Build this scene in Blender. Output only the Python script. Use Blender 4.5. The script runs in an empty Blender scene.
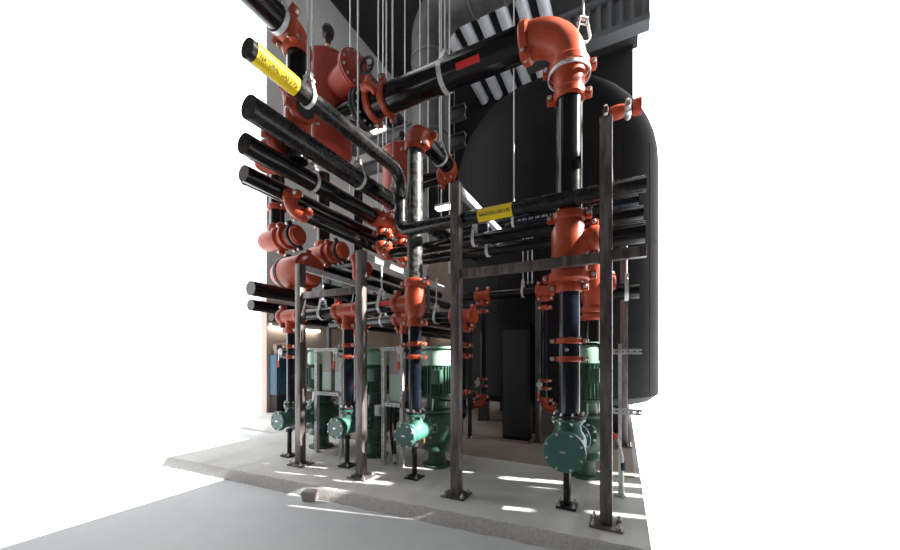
import bpy, bmesh, math, random
from mathutils import Vector as V, Matrix
random.seed(4)
S = bpy.context.scene
COL = S.collection
PI = math.pi

# ------------------------------------------------------------------ camera, sky, sun, exposure
cd = bpy.data.cameras.new('camera'); cam = bpy.data.objects.new('camera', cd); COL.objects.link(cam)
cam.location = (0, 0, 1.6); cam.rotation_euler = (PI/2, 0, math.radians(26.5))
cd.sensor_width = 36; cd.lens = 345/900*36; cd.shift_y = 82/900; cd.clip_start = .05; cd.clip_end = 200
S.camera = cam
W = bpy.data.worlds.new('sky'); S.world = W; W.use_nodes = True
W.node_tree.nodes['Background'].inputs[0].default_value = (.97, .985, 1, 1)
W.node_tree.nodes['Background'].inputs[1].default_value = 3.0
SUN_AZ, SUN_EL = math.radians(13), math.radians(35)
sd = bpy.data.lights.new('sun', 'SUN'); sd.energy = 26.0; sd.angle = math.radians(.45); sd.color = (1, .96, .9)
sun = bpy.data.objects.new('sun', sd); COL.objects.link(sun)
to_sun = V((math.cos(SUN_AZ)*math.cos(SUN_EL), math.sin(SUN_AZ)*math.cos(SUN_EL), math.sin(SUN_EL)))
sun.rotation_euler = to_sun.to_track_quat('Z', 'Y').to_euler(); sun.location = (8, 5, 12)
S.view_settings.view_transform = 'Standard'; S.view_settings.look = 'None'
S.view_settings.exposure = 0.22; S.view_settings.gamma = 1; S.view_settings.use_curve_mapping = False

# ------------------------------------------------------------------ materials
def mat(name, col, rough=.5, metal=0, var=.12, scale=6, rvar=.1, bump=0, spec=.5, stretch=(1, 1, 1), col2=None, emit=0, coat=0, thr=None):
    m = bpy.data.materials.new(name); m.use_nodes = True
    n, l = m.node_tree.nodes, m.node_tree.links
    b = n['Principled BSDF']
    tc = n.new('ShaderNodeTexCoord'); mp = n.new('ShaderNodeMapping'); mp.inputs['Scale'].default_value = stretch
    l.new(tc.outputs['Object'], mp.inputs[0])
    nz = n.new('ShaderNodeTexNoise'); nz.inputs['Scale'].default_value = scale; nz.inputs['Detail'].default_value = 6; nz.inputs['Roughness'].default_value = .62
    l.new(mp.outputs[0], nz.inputs[0])
    rp = n.new('ShaderNodeValToRGB'); e = rp.color_ramp.elements
    lo, hi = thr or (.3, .7)
    e[0].position, e[1].position = lo, hi
    c2 = col2 or tuple(min(1, c*(1+var)+.004) for c in col)
    c1 = col if col2 else tuple(c*(1-var) for c in col)
    e[0].color = (*c1, 1); e[1].color = (*c2, 1)
    l.new(nz.outputs[0], rp.inputs[0]); l.new(rp.outputs[0], b.inputs['Base Color'])
    mr = n.new('ShaderNodeMapRange'); mr.inputs[3].default_value = max(.03, rough-rvar); mr.inputs[4].default_value = min(1, rough+rvar)
    l.new(nz.outputs[0], mr.inputs[0]); l.new(mr.outputs[0], b.inputs['Roughness'])
    b.inputs['Metallic'].default_value = metal; b.inputs['Specular IOR Level'].default_value = spec
    b.inputs['Coat Weight'].default_value = coat
    if bump:
        bp = n.new('ShaderNodeBump'); bp.inputs['Strength'].default_value = bump; bp.inputs['Distance'].default_value = .01
        l.new(nz.outputs[0], bp.inputs['Height']); l.new(bp.outputs[0], b.inputs['Normal'])
    if emit:
        b.inputs['Emission Color'].default_value = (*col, 1); b.inputs['Emission Strength'].default_value = emit
    return m
ORANGE = mat('orange_enamel', (.385, .058, .022), .4, var=.14, scale=9, bump=.08, spec=.35)
RED = mat('oxide_red_paint', (.34, .045, .026), .5, var=.1, scale=5, bump=.05, spec=.3)
BLACK = mat('black_lacquered_pipe', (.005, .005, .0055), .17, scale=9, rvar=.07, col2=(.018, .018, .019), thr=(.55, .95), spec=.42)
BLACKM = mat('black_rubber', (.012, .012, .012), .6)
STEEL = mat('mill_steel', (.10, .085, .083), .36, metal=.5, scale=5, stretch=(3, 3, .5), col2=(.28, .25, .245), rvar=.14, thr=(.38, .78), bump=.04)
GALV = mat('galvanised_steel', (.6, .61, .61), .4, metal=.3, var=.18, scale=18)
ZINC = mat('zinc_bolt', (.6, .6, .6), .32, metal=.85, var=.15, scale=30)
TEAL = mat('teal_enamel', (.055, .165, .135), .38, var=.1, scale=7, coat=.15)
GREEN = mat('green_machine_enamel', (.038, .098, .068), .42, var=.16, scale=6, bump=.04)
GREEN_LIT = mat('sunlit_green_enamel', (.28, .46, .36), .42, var=.1, scale=6)  # machine green lightened to carry the sun on the pump cowls
CONC = mat('pad_concrete', (.55, .54, .52), .8, var=.14, scale=2.2, bump=.08, col2=(.68, .67, .65))
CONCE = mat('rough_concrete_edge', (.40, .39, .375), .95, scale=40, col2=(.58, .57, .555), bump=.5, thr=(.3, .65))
FLOORM = mat('smooth_grey_concrete', (.52, .535, .545), .6, scale=1.6, col2=(.61, .62, .625), bump=.03)
FLOORB = mat('dusty_brown_concrete', (.30, .245, .21), .85, scale=2, col2=(.38, .32, .28), bump=.05)
TANK = mat('black_tank_jacket', (.0045, .0045, .0055), .62, var=.25, scale=2, rvar=.08, spec=.15)
SEAM = mat('black_seam', (.008, .008, .009), .6)
PALE = mat('pale_grey_cladding', (.72, .71, .70), .7, var=.06, scale=1)
BEIGE = mat('beige_block_wall', (.46, .37, .32), .85, var=.08, scale=3)
DARKB = mat('brown_grey_cladding', (.13, .12, .11), .8, scale=2)
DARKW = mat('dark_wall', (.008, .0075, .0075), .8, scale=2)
ROOFM = mat('dark_roof_deck', (.012, .012, .013), .8, scale=2)
RIBM = mat('galvanised_deck_rib', (.68, .70, .74), .5, metal=.15, scale=4)
BEAMM = mat('grey_painted_beam', (.11, .115, .12), .6, scale=3)
DUCTM = mat('dark_grey_duct_wrap', (.05, .048, .048), .55, scale=3, bump=.5, col2=(.10, .097, .097))
GLASSD = mat('dark_window_glass', (.03, .035, .045), .15, scale=2)
YELLOW = mat('yellow_label', (.86, .62, .012), .3, var=.04, scale=8)
INK = mat('black_ink', (.012, .012, .01), .6)
WINK = mat('white_pipe_stencil', (.4, .4, .43), .6, var=.5, scale=60)
REDL = mat('red_label', (.72, .02, .025), .45, var=.05)
REDH = mat('red_handle_grip', (.75, .06, .025), .4, var=.05)
BLUE = mat('blue_machine_paint', (.008, .05, .095), .45, var=.15, scale=4)
NAVY = mat('black_blue_lacquer', (.004, .006, .012), .17, scale=9, rvar=.06, col2=(.014, .019, .035), thr=(.5, .95), spec=.45)
SCUFF = mat('scuffed_black_pipe', (.007, .007, .0072), .27, scale=11, rvar=.12, col2=(.06, .06, .058), thr=(.48, .95), spec=.45)
DUSTY_LIT = mat('dusty_sunlit_black_pipe', (.009, .009, .009), .34, scale=14, rvar=.12, col2=(.20, .20, .19), thr=(.42, .9), spec=.45)  # dust paled further to give the riser its sunlit whiteness
WHITE = mat('white_enamel', (.75, .75, .74), .5, var=.05)
PANELB = mat('beige_panel', (.36, .32, .28), .5, var=.06, scale=3)
PANELM = mat('mint_panel', (.46, .58, .52), .45, var=.06, scale=3)
BRASS = mat('brass', (.55, .33, .12), .35, metal=.8, scale=20)
LAMP = mat('lit_tube_cover', (1, .93, .8), .5, var=0, emit=6)
RUST = mat('rusty_plate', (.16, .10, .08), .7, scale=12, col2=(.34, .24, .2))
STONE = mat('pinkish_stone', (.36, .30, .29), .9, scale=14, col2=(.55, .5, .5), bump=.3)

# ------------------------------------------------------------------ mesh building
X_, Y_, Z_ = V((1, 0, 0)), V((0, 1, 0)), V((0, 0, 1))
def basis(a):
    a = a.normalized(); h = Z_ if abs(a.z) < .9 else X_
    u = h.cross(a).normalized(); return u, a.cross(u).normalized()
class MB:
    def __init__(s): s.b = bmesh.new()
    def ring(s, c, u, v, r, n): return [s.b.verts.new(c+(u*math.cos(2*PI*i/n)+v*math.sin(2*PI*i/n))*r) for i in range(n)]
    def bridge(s, A, B):
        n = len(A)
        for i in range(n):
            try: s.b.faces.new((A[i], A[(i+1) % n], B[(i+1) % n], B[i]))
            except ValueError: pass
    def lathe(s, o, axis, prof, n=28, closed=False, caps=True):
        o = V(o); axis = V(axis).normalized(); u, v = basis(axis)
        R = [s.ring(o+axis*t, u, v, max(r, .0004), n) for t, r in prof]
        for a, b in zip(R, R[1:]): s.bridge(a, b)
        if closed: s.bridge(R[-1], R[0])
        elif caps:
            s.b.faces.new(list(reversed(R[0]))); s.b.faces.new(R[-1])
        return s
    def cyl(s, p, q, r, r2=None, n=24):
        p, q = V(p), V(q); return s.lathe(p, q-p, [(0, r), ((q-p).length, r if r2 is None else r2)], n)
    def tube(s, pts, r, n=20, caps=True, closed=False):
        pts = [V(p) for p in pts]; N = len(pts); R = []; u = None
        for i, p in enumerate(pts):
            if closed: t = (pts[(i+1) % N]-pts[i-1]).normalized()
            else: t = ((pts[i+1]-p) if i == 0 else (p-pts[i-1]) if i == N-1 else (pts[i+1]-p).normalized()+(p-pts[i-1]).normalized()).normalized()
            if u is None: u, v = basis(t)
            else:
                u = (u-t*u.dot(t)).normalized(); v = t.cross(u)
            rr = r[i] if isinstance(r, (list, tuple)) else r
            R.append(s.ring(p, u, v, rr, n))
        for a, b in zip(R, R[1:]): s.bridge(a, b)
        if closed: s.bridge(R[-1], R[0])
        elif caps: s.b.faces.new(list(reversed(R[0]))); s.b.faces.new(R[-1])
        return s
    def box(s, c, d, ax=None, bev=0):
        c = V(c); ax = ax or (X_, Y_, Z_); h = [x/2 for x in d]; vs = []
        for i in (-1, 1):
            for j in (-1, 1):
                for k in (-1, 1): vs.append(s.b.verts.new(c+ax[0]*(h[0]*i)+ax[1]*(h[1]*j)+ax[2]*(h[2]*k)))
        fs = [s.b.faces.new([vs[q] for q in f]) for f in ((0, 1, 3, 2), (4, 6, 7, 5), (0, 4, 5, 1), (2, 3, 7, 6), (0, 2, 6, 4), (1, 5, 7, 3))]
        if bev:
            es = list({e for f in fs for e in f.edges})
            bmesh.ops.bevel(s.b, geom=es, offset=bev, segments=2, affect='EDGES', profile=.6)
        return s
    def bx(s, x0, x1, y0, y1, z0, z1, bev=0): return s.box(((x0+x1)/2, (y0+y1)/2, (z0+z1)/2), (x1-x0, y1-y0, z1-z0), bev=bev)
    def hexb(s, p, axis, r, h): return s.lathe(V(p), axis, [(0, r), (h*.85, r), (h, r*.85)], 6)
    def build(s, name, m, parent=None, origin=None):
        bm = s.b
        bmesh.ops.recalc_face_normals(bm, faces=bm.faces)
        for f in bm.faces: f.smooth = True
        for e in bm.edges:
            if len(e.link_faces) == 2 and e.calc_face_angle(0) > .62: e.smooth = False
        root = parent
        while root is not None and root.parent is not None: root = root.parent
        off = V(root.location) if root is not None else V(origin or (0, 0, 0))
        if off.length: bmesh.ops.translate(bm, verts=bm.verts, vec=-off)
        me = bpy.data.meshes.new(name); bm.to_mesh(me); bm.free(); me.materials.append(m)
        o = bpy.data.objects.new(name, me); COL.objects.link(o)
        if parent is not None: o.parent = parent
        else: o.location = off
        return o
def tag(o, label=None, cat=None, group=None, kind=None):
    for k, v in (('label', label), ('category', cat), ('group', group), ('kind', kind)):
        if v: o[k] = v
    return o
def thing(name, label, cat, loc, group=None):
    o = bpy.data.objects.new(name, None); COL.objects.link(o); o.location = loc; o.empty_display_size = .1
    return tag(o, label, cat, group)
def struct(name, mb, m): return tag(mb.build(name, m), kind='structure')
def copy_thing(root, delta, label, group=None):
    c = root.copy(); COL.objects.link(c); c.location = V(root.location)+V(delta); c['label'] = label
    if group: c['group'] = group
    def rec(src, dst):
        for ch in list(src.children):
            k = ch.copy(); COL.objects.link(k); k.parent = dst; rec(ch, k)
    rec(root, c)
    return c

# pipe-fitting vocabulary
def pipe(name, label, pts, r, m=BLACK, cat='pipe', group=None, n=26):
    pts = [V(p) for p in pts]
    o = MB().tube(pts, r, n).build(name, m, None, pts[0])
    return tag(o, label, cat, group)
def bend(a, c, b, R, k=10):
    """points of a pipe that runs a -> c -> b with a rounded corner at c"""
    a, c, b = V(a), V(c), V(b); d1 = (a-c).normalized(); d2 = (b-c).normalized(); o = c+(d1+d2)*R
    return [a]+[o-d2*R*math.cos(t*PI/2/k)-d1*R*math.sin(t*PI/2/k) for t in range(k+1)]+[b]
def coupling(root, c, axis, r, ear, m=ORANGE, w=None, bolt=True, name='coupling', half=False):
    c, axis, ear = V(c), V(axis).normalized(), V(ear).normalized(); w = w or .085+.12*r
    side = axis.cross(ear)
    mb = MB().lathe(c-axis*w/2, axis, [(0, r*.98), (0, r*1.13), (w*.2, r*1.24), (w*.8, r*1.24), (w, r*1.13), (w, r*.98)], 30)
    e = r*1.24
    for s in (-1, 1):
        mb.box(c+ear*s*(e+.02), (w*.8, .085, .066+r*.14), (axis, ear, side), .014)
    k = mb.build(name, m, root)
    if bolt:
        for s in (-1, 1):
            p = c+ear*s*(e+.03); t = .031+r*.06; mbb = MB()
            mbb.cyl(p-side*(t+.03), p+side*(t+.03), .011, n=8)
            mbb.hexb(p+side*t, side, .024, .022); mbb.hexb(p-side*t, -side, .024, .022)
            mbb.build('bolt', ZINC, k)
    return k
def flange(root, c, axis, r, t=.03, m=TEAL, nb=8, name='flange', bm=ZINC, pm=None):
    c, axis = V(c), V(axis).normalized(); u, v = basis(axis)
    k = MB().lathe(c-axis*t/2, axis, [(0, r*.97), (t*.15, r), (t*.85, r), (t, r*.97)], 36).build(name, m, root)
    for i in range(nb):
        a = 2*PI*(i+.5)/nb; p = c+(u*math.cos(a)+v*math.sin(a))*r*.84
        MB().cyl(p-axis*(t/2+.03), p+axis*(t/2+.03), .009, n=8).hexb(p+axis*t/2, axis, .018, .016).hexb(p-axis*t/2, -axis, .018, .016).build('bolt', bm, k)
    return k
def elbow(label, c, d1, d2, r, R, ears=(None, None), m=ORANGE, group=None, name='pipe_elbow', cp=(True, True)):
    c, d1, d2 = V(c), V(d1), V(d2); o = thing(name, label, 'pipe elbow', c, group)
    pts = bend(c+d1*(R+.02), c, c+d2*(R+.02), R, 14)
    MB().tube(pts, r*1.06, 28).build('body', m, o)
    nn = d1.cross(d2)
    if cp[0]: coupling(o, c+d1*(R+.05), d1, r, ears[0] or nn, m)
    if cp[1]: coupling(o, c+d2*(R+.05), d2, r, ears[1] or nn, m)
    return o
def hanger(label, p, axis, r, top, group='clevis hangers on threaded rods', wide=.05):
    """clevis hanger round a pipe at p with a threaded rod to height top"""
    p = V(p); axis = V(axis).normalized(); side = axis.cross(Z_).normalized()
    o = thing('pipe_hanger', label, 'pipe hanger', p+Z_*(r+.16), group)
    th = .008; R = r+th; pts = []
    for i in range(25):
        a = -PI*1.0*i/24; pts.append(p+side*R*math.cos(a)+Z_*R*math.sin(a))
    apex = p+Z_*(r+.12)
    strip = [apex+side*.035]+pts+[apex-side*.035]
    mb = MB(); prev = None
    for q in strip:
        nrm = (q-p).normalized()
        ring = [mb.b.verts.new(q+nrm*a+axis*b) for a, b in ((0, -wide/2), (th, -wide/2), (th, wide/2), (0, wide/2))]
        if prev: mb.bridge(prev, ring)
        else: mb.b.faces.new(ring)
        prev = ring
    mb.b.faces.new(prev)
    mb.build('clevis', GALV, o)
    MB().box(apex+Z_*.0, (wide*1.1, .1, .012), (axis, side, Z_)).build('yoke', GALV, o)
    MB().cyl(p+Z_*(r+.05)-side*.075, p+Z_*(r+.05)+side*.075, .009, n=8).hexb(p+Z_*(r+.05)+side*.06, side, .018, .015).build('cross_bolt', ZINC, o)
    MB().cyl(p+Z_*(r+.09), V((p.x, p.y, top)), .011, n=8).build('rod', GALV, o)
    MB().hexb(p+Z_*(r+.128), Z_, .022, .022).build('nut', ZINC, o)
    return o
def rod(label, x, y, z0, z1, r=.011):
    o = thing('threaded_rod', label, 'threaded rod', (x, y, z0), 'loose hanger rods from the roof')
    MB().cyl((x, y, z0), (x, y, z1), r, n=8).build('rod', GALV, o)
    MB().hexb((x, y, z0+.03), Z_, .022, .022).build('nut', ZINC, o)
    return o
def wrap_label(label, c, axis, nrm, r, L, hgt, text, flip=False, size=.06, arrow=True, base=YELLOW, ink=INK, name='pipe_label'):
    """plastic label wrapped round a pipe, its lettering bent to the same radius"""
    c, axis, nrm = V(c), V(axis), V(nrm); up = nrm.cross(axis); up = up if up.z > 0 else -up
    o = thing(name, label, 'pipe label', c+nrm*r)
    mb = MB(); R0, R1 = r+.001, r+.004; n = 18; A = hgt/r/2; prev = None
    for i in range(n+1):
        a = -A+2*A*i/n; d = nrm*math.cos(a)+up*math.sin(a)
        q = [mb.b.verts.new(c+d*R+axis*s) for R, s in ((R0, -L/2), (R1, -L/2), (R1, L/2), (R0, L/2))]
        if prev: mb.bridge(prev, q)
        else: mb.b.faces.new(q)
        prev = q
    mb.b.faces.new(prev); mb.build('backing', base, o)
    if text:
        cu = bpy.data.curves.new('t', 'FONT'); cu.body = text; cu.size = size; cu.align_x = 'CENTER'; cu.align_y = 'CENTER'; cu.offset = .0012
        t = bpy.data.objects.new('t', cu); COL.objects.link(t)
        dg = bpy.context.evaluated_depsgraph_get(); me = t.evaluated_get(dg).to_mesh()
        bm = bmesh.new(); bm.from_mesh(me); bpy.data.objects.remove(t)
        bmesh.ops.triangulate(bm, faces=bm.faces); bmesh.ops.subdivide_edges(bm, edges=bm.edges, cuts=3, use_grid_fill=True)
        xs = [v.co.x for v in bm.verts]; w = max(xs)-min(xs)
        k = min(1, L*(.78 if arrow else .9)/w); sh = L*.06 if arrow else 0
        off = V(o.location)
        for v in bm.verts:
            a = v.co.y/(r+.005); x = v.co.x*k+sh
            v.co = c+axis*x+(nrm*math.cos(a)+up*math.sin(a))*(r+.0055)-off
        m2 = bpy.data.meshes.new('lettering'); bm.to_mesh(m2); bm.free(); m2.materials.append(ink)
        q = bpy.data.objects.new('lettering', m2); COL.objects.link(q); q.parent = o
    if arrow:
        mb = MB(); x0 = -L/2+L*.05
        for pts in (((x0, 0), (x0+.022, .014), (x0+.022, -.014)), ((x0+.02, .007), (x0+.05, .007), (x0+.05, -.007), (x0+.02, -.007))):
            mb.b.faces.new([mb.b.verts.new(c+axis*x+(nrm*math.cos(y/r)+up*math.sin(y/r))*(r+.0048)) for x, y in pts])
        mb.build('arrow', ink, o)
    return o

# ------------------------------------------------------------------ setting
PADX1 = .22
struct('floor', MB().bx(-5.0, .22, 1.6, 14.2, -.32, -.12).bx(-5.0, 8.0, -6.0, 1.6, -.32, -.12).bx(.22, 8.0, 1.6, 3.2, -.32, -.12).bx(-8.3, -5.0, 4.6, 14.2, -.32, -.12), FLOORM)
# raised concrete pad with a rough, hand finished front edge
mb = MB(); nx = 90; top = []; low = []; bot = []; back = []
for i in range(nx+1):
    x = -6.5+(PADX1+6.5)*i/nx; y = 3.24+.055*x
    j = random.uniform(-.012, .012)
    back.append(mb.b.verts.new((x, 14.0, 0))); top.append(mb.b.verts.new((x, y+.045+j, 0)))
    low.append(mb.b.verts.new((x, y+.01+j*.6, -.028+random.uniform(-.006, .006)))); bot.append(mb.b.verts.new((x, y-.04+random.uniform(-.012, .012), -.119)))
for i in range(nx): mb.b.faces.new((back[i], back[i+1], top[i+1], top[i]))
vb = [mb.b.verts.new((v.co.x, 14.0, -.119)) for v in (back[0], back[-1])]
for i in range(nx):
    mb.b.faces.new((top[i], top[i+1], low[i+1], low[i])); mb.b.faces.new((low[i], low[i+1], bot[i+1], bot[i]))
mb.b.faces.new([vb[0], back[0], top[0], low[0], bot[0]]); mb.b.faces.new([back[-1], vb[1], bot[-1], low[-1], top[-1]])
pad = mb.build('floor_pad', CONC); tag(pad, kind='structure')
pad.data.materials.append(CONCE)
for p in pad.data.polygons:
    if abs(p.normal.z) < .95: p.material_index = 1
struct('floor_rear', MB().bx(-6.3, .15, 5.15, 13.9, .001, .006), FLOORB)
mb = MB().bx(-8.25, -6.52, 5.2, 13.9, -.12, .16, .02)
struct('trim_1', mb, CONC)
def wall_with_holes(name, m, x, t, y0, y1, z0, z1, holes):
    ys = sorted({y0, y1, *[h[0] for h in holes], *[h[1] for h in holes]}); zs = sorted({z0, z1, *[h[2] for h in holes], *[h[3] for h in holes]})
    mb = MB()
    for a, b in zip(ys, ys[1:]):
        run = None
        for c, d in list(zip(zs, zs[1:]))+[(None, None)]:
            solid = c is not None and not any(h[0] <= (a+b)/2 <= h[1] and h[2] <= (c+d)/2 <= h[3] for h in holes)
            if solid: run = [run[0] if run else c, d]
            elif run: mb.bx(x, x+t, a, b, run[0], run[1]); run = None
    return struct(name, mb, m)
# pale left wall with two dark window bands; it starts at a wide open bay
wall_with_holes('wall_left', PALE, -8.4, .2, 5.85, 14.2, 3.1, 12.8, [(8.9, 10.4, 10.9, 11.9), (10.7, 13.4, 10.6, 11.6)])
wall_with_holes('wall_left_base', BEIGE, -8.4, .2, 5.85, 14.2, -.12, 3.1, [])
for i, (a, b, c, d) in enumerate([(8.9, 10.4, 10.9, 11.9), (10.7, 13.4, 10.6, 11.6)]):
    w = struct('window_%d' % (i+1), MB().bx(-8.36, -8.33, a, b, c, d), GLASSD)
    mb = MB().bx(-8.4, -8.17, a, a+.06, c, d).bx(-8.4, -8.17, b-.06, b, c, d).bx(-8.4, -8.17, a+.06, b-.06, c, c+.06).bx(-8.4, -8.17, a+.06, b-.06, d-.06, d)
    for k in (1, 2):
        y = a+(b-a)*k/3; mb.bx(-8.38, -8.2, y-.025, y+.025, c+.06, d-.06)
    mb.build('window_frame', BEAMM, w)
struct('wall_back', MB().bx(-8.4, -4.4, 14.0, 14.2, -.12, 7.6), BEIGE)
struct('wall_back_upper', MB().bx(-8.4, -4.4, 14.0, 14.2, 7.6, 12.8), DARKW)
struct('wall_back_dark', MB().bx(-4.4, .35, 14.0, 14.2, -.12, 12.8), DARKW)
struct('ceiling', MB().bx(-8.4, .5, 5.6, 14.2, 12.8, 13.0).bx(.5, 1.7, 5.6, 12.0, 12.8, 13.0).bx(1.7, 8.04, -6.0, 12.0, 12.8, 13.0).bx(-8.4, 1.7, -6.0, -4.0, 12.8, 13.0).bx(-8.4, -6.2, -4.0, 5.6, 12.8, 13.0).bx(-4.8, .3, -4.0, 5.6, 12.8, 13.0), ROOFM)  # near and right spans are unseen, added to cut ambient light
# two unseen roof openings added to light floor and pipe tops
mb = MB()
for i in range(9): mb.bx(-6.2, -4.8, -3.9+i*1.15, -3.82+i*1.15, 12.8, 13.0).bx(.3, 1.7, -3.9+i*1.15, -3.82+i*1.15, 12.8, 13.0)
struct('ceiling_added_opening_bars', mb, BEAMM)
struct('wall_sun_screen', MB().bx(8.0, 8.04, 12.0, 16.35, 12.8, 19.0).bx(8.0, 8.04, 15.0, 16.35, -.32, 12.8), PALE)  # unseen screen added to stop stray sun reaching the left wall
struct('wall_front_shade', MB().bx(-8.4, 8.04, -6.2, -6.0, -.32, 13.0), DARKB)  # unseen wall added behind the camera to cut ambient light
struct('wall_left_front_shade', MB().bx(-8.6, -8.4, -6.0, .8, -.32, 12.8), DARKB)  # unseen wall added to narrow the light from the left opening
# bare galvanised deck ribs over the tank
mb = MB()
for i in range(1, 7):
    x = -5.9+i*.62
    mb.cyl((x, 8.9, 12.62), (x, 13.9, 12.62), .19, n=20)
struct('ceiling_deck', mb, RIBM)
# fluted fascia beam at the upper right
mb = MB().bx(-2.0, .5, 8.0, 8.05, 8.45, 9.05).bx(-2.0, .5, 7.9, 8.2, 8.33, 8.45).bx(-2.0, .5, 7.9, 8.2, 9.05, 9.15)
for i in range(12): mb.bx(-1.95+i*.21, -1.87+i*.21, 7.94, 8.0, 8.45, 9.05)
struct('beam_fascia', mb, BEAMM)
for i, (y, z) in enumerate(((9.0, 8.75), (9.0, 7.95))):
    struct('beam_grey_%d' % (i+1), MB().bx(-8.2, -4.0, y-.1, y+.1, z, z+.05).bx(-8.2, -4.0, y-.02, y+.02, z-.26, z).bx(-8.2, -4.0, y-.1, y+.1, z-.31, z-.26), BEAMM)
# unseen wall added to mask the sun; slots placed to light chosen spots
SX = 8.0
def trace(x, y, z):
    k = (SX-x)/to_sun.x; return y+to_sun.y*k, z+to_sun.z*k
holes = []
def slot(x0, x1, y, w, z=0):
    a = trace(x0, y, z); b = trace(x1, y+(x1-x0)*math.tan(SUN_AZ), z)
    holes.append((a[0]-w/2, a[0]+w/2, min(a[1], b[1]), max(a[1], b[1])))
for x0, x1, y, w, z in [(-4.1, -3.6, 2.93, .07, -.12), (-3.75, -2.72, 2.73, .06, -.12), (-3.45, -3.1, 3.0, .04, -.12), (-3.37, -2.64, 3.39, .10, 0), (-4.07, -3.57, 4.13, .05, 0),
                        (-2.98, -1.88, 4.19, .07, 0), (-2.96, -2.0, 4.4, .05, 0), (-1.39, -.85, 3.48, .05, 0), (-1.46, -.69, 4.40, .09, 0), (-1.28, -.72, 4.75, .06, 0), (-1.04, -.72, 4.22, .04, 0),
                        (-.37, .2, 4.75, .1, 0), (-.37, .2, 5.18, .1, 0), (-.34, .2, 3.83, .06, 0), (-.23, .2, 4.44, .08, 0)]: slot(x0, x1, y, w, z)
# taller openings: each lights the right-hand faces of what stands in its beam
for (x, y, za, zb, w) in [(-3.04, 3.57, .06, .5, .09), (-3.04, 3.57, .62, 1.3, .09), (-3.04, 3.57, 2.15, 2.9, .09), (-4.22, 3.585, .15, .6, .09), (-4.22, 3.585, .75, 1.4, .09), (-4.22, 3.585, 2.35, 2.9, .1),
                          (-2.33, 3.85, .45, .83, .3), (-2.36, 3.88, .95, 1.56, .2), (-2.36, 3.88, 1.62, 2.0, .2), (-3.5, 3.8, .5, .7, .1), (-3.5, 3.88, 1.1, 1.3, .1), (-1.66, 3.59, .9, 1.3, .1), (-1.66, 3.59, 2.7, 3.3, .08), (-2.25, 4.45, 1.3, 1.78, .4),
                          (-.4, 3.86, 3.72, 4.45, .34), (-.4, 3.86, 3.3, 3.68, .3), (-.4, 3.86, 4.5, 5.4, .5), (-.36, 3.86, 2.45, 3.0, .3), (-.4, 3.86, 1.95, 2.25, .2), (-2.33, 3.87, 2.62, 4.35, .3), (-2.33, 3.86, 2.05, 2.5, .2), (-2.47, 3.55, 3.1, 4.05, .3),
                          (-2.47, 2.0, 3.9, 4.05, .7), (-2.8, 2.3, 3.76, 3.92, 1.0), (-3.1, 4.4, 3.1, 3.75, .7), (-3.1, 2.95, 3.72, 3.82, .8), (-2.8, 3.2, 3.8, 3.92, .6), (-2.47, 2.9, 3.95, 4.1, .6),
                          (-4.23, 4.4, 2.9, 2.98, 1.2), (-3.05, 4.5, 2.9, 2.98, 1.4), (-1.67, 4.6, 3.5, 3.62, 1.4), (-2.9, 2.9, 3.62, 3.7, .8), (-2.6, 6.0, 3.2, 3.7, .5), (-.4, 5.6, 2.3, 3.0, .3), (-.08, 3.6, 1.2, 2.0, .08), (-.08, 3.6, 3.0, 3.8, .06)]:
    a = trace(x, y, za); b = trace(x, y, zb); holes.append((a[0]-w/2, a[0]+w/2, a[1], b[1]))
wall_with_holes('wall_sun_mask', DARKB, SX, .04, -6.0, 15.0, -.32, 12.8, holes)

# ------------------------------------------------------------------ black storage tank
TX, TY, TR = -1.64, 9.0, 2.36
o = thing('storage_tank', 'huge black jacketed dome top storage tank filling the background', 'tank', (TX, TY, 0))
prof = [(.62, TR*.55), (.66, TR*.93), (.8, TR), (5.9, TR)]
for i in range(1, 15):
    a = PI/2*i/14; prof.append((5.9+2.2*math.sin(a), TR*math.cos(a)+.002))
MB().lathe((TX, TY, 0), Z_, prof, 96).build('shell', TANK, o)
for z in (2.2, 4.0):
    MB().lathe((TX, TY, z), Z_, [(0, TR), (.0, TR+.004), (.03, TR+.004), (.03, TR)], 96, True).build('band', TANK, o)
for k in range(9):
    a = math.radians(195+k*20); d = V((math.cos(a), math.sin(a), 0))
    MB().box(V((TX, TY, 3.35))+d*(TR+.001), (.004, .02, 5.1), (d, d.cross(Z_), Z_)).build('seam', TANK, o)
for k in range(6):
    a = math.radians(30+60*k); d = V((math.cos(a), math.sin(a), 0))
    MB().box(V((TX, TY, .35))+d*1.7, (.22, .22, .7)).build('leg', DARKW, o)
MB().lathe((TX, TY, 8.06), Z_, [(0, .22), (.25, .22), (.25, .3), (.31, .3)], 24).build('nozzle', TANK, o)

# black cabinet in front of the tank
o = thing('cabinet', 'tall narrow black cabinet standing in front of the big tank', 'cabinet', (-1.75, 6.6, 0))
MB().bx(-2.03, -1.53, 6.3, 6.6, .05, 2.16, .012).build('body', TANK, o)
MB().bx(-2.01, -1.55, 6.285, 6.3, .12, 2.1, .006).build('door', SEAM, o)
MB().bx(-2.05, -1.515, 6.27, 6.63, 0, .05, .008).build('base', RUST, o)
MB().bx(-1.58, -1.56, 6.265, 6.285, 1.0, 1.14).build('handle', DARKW, o)
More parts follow.
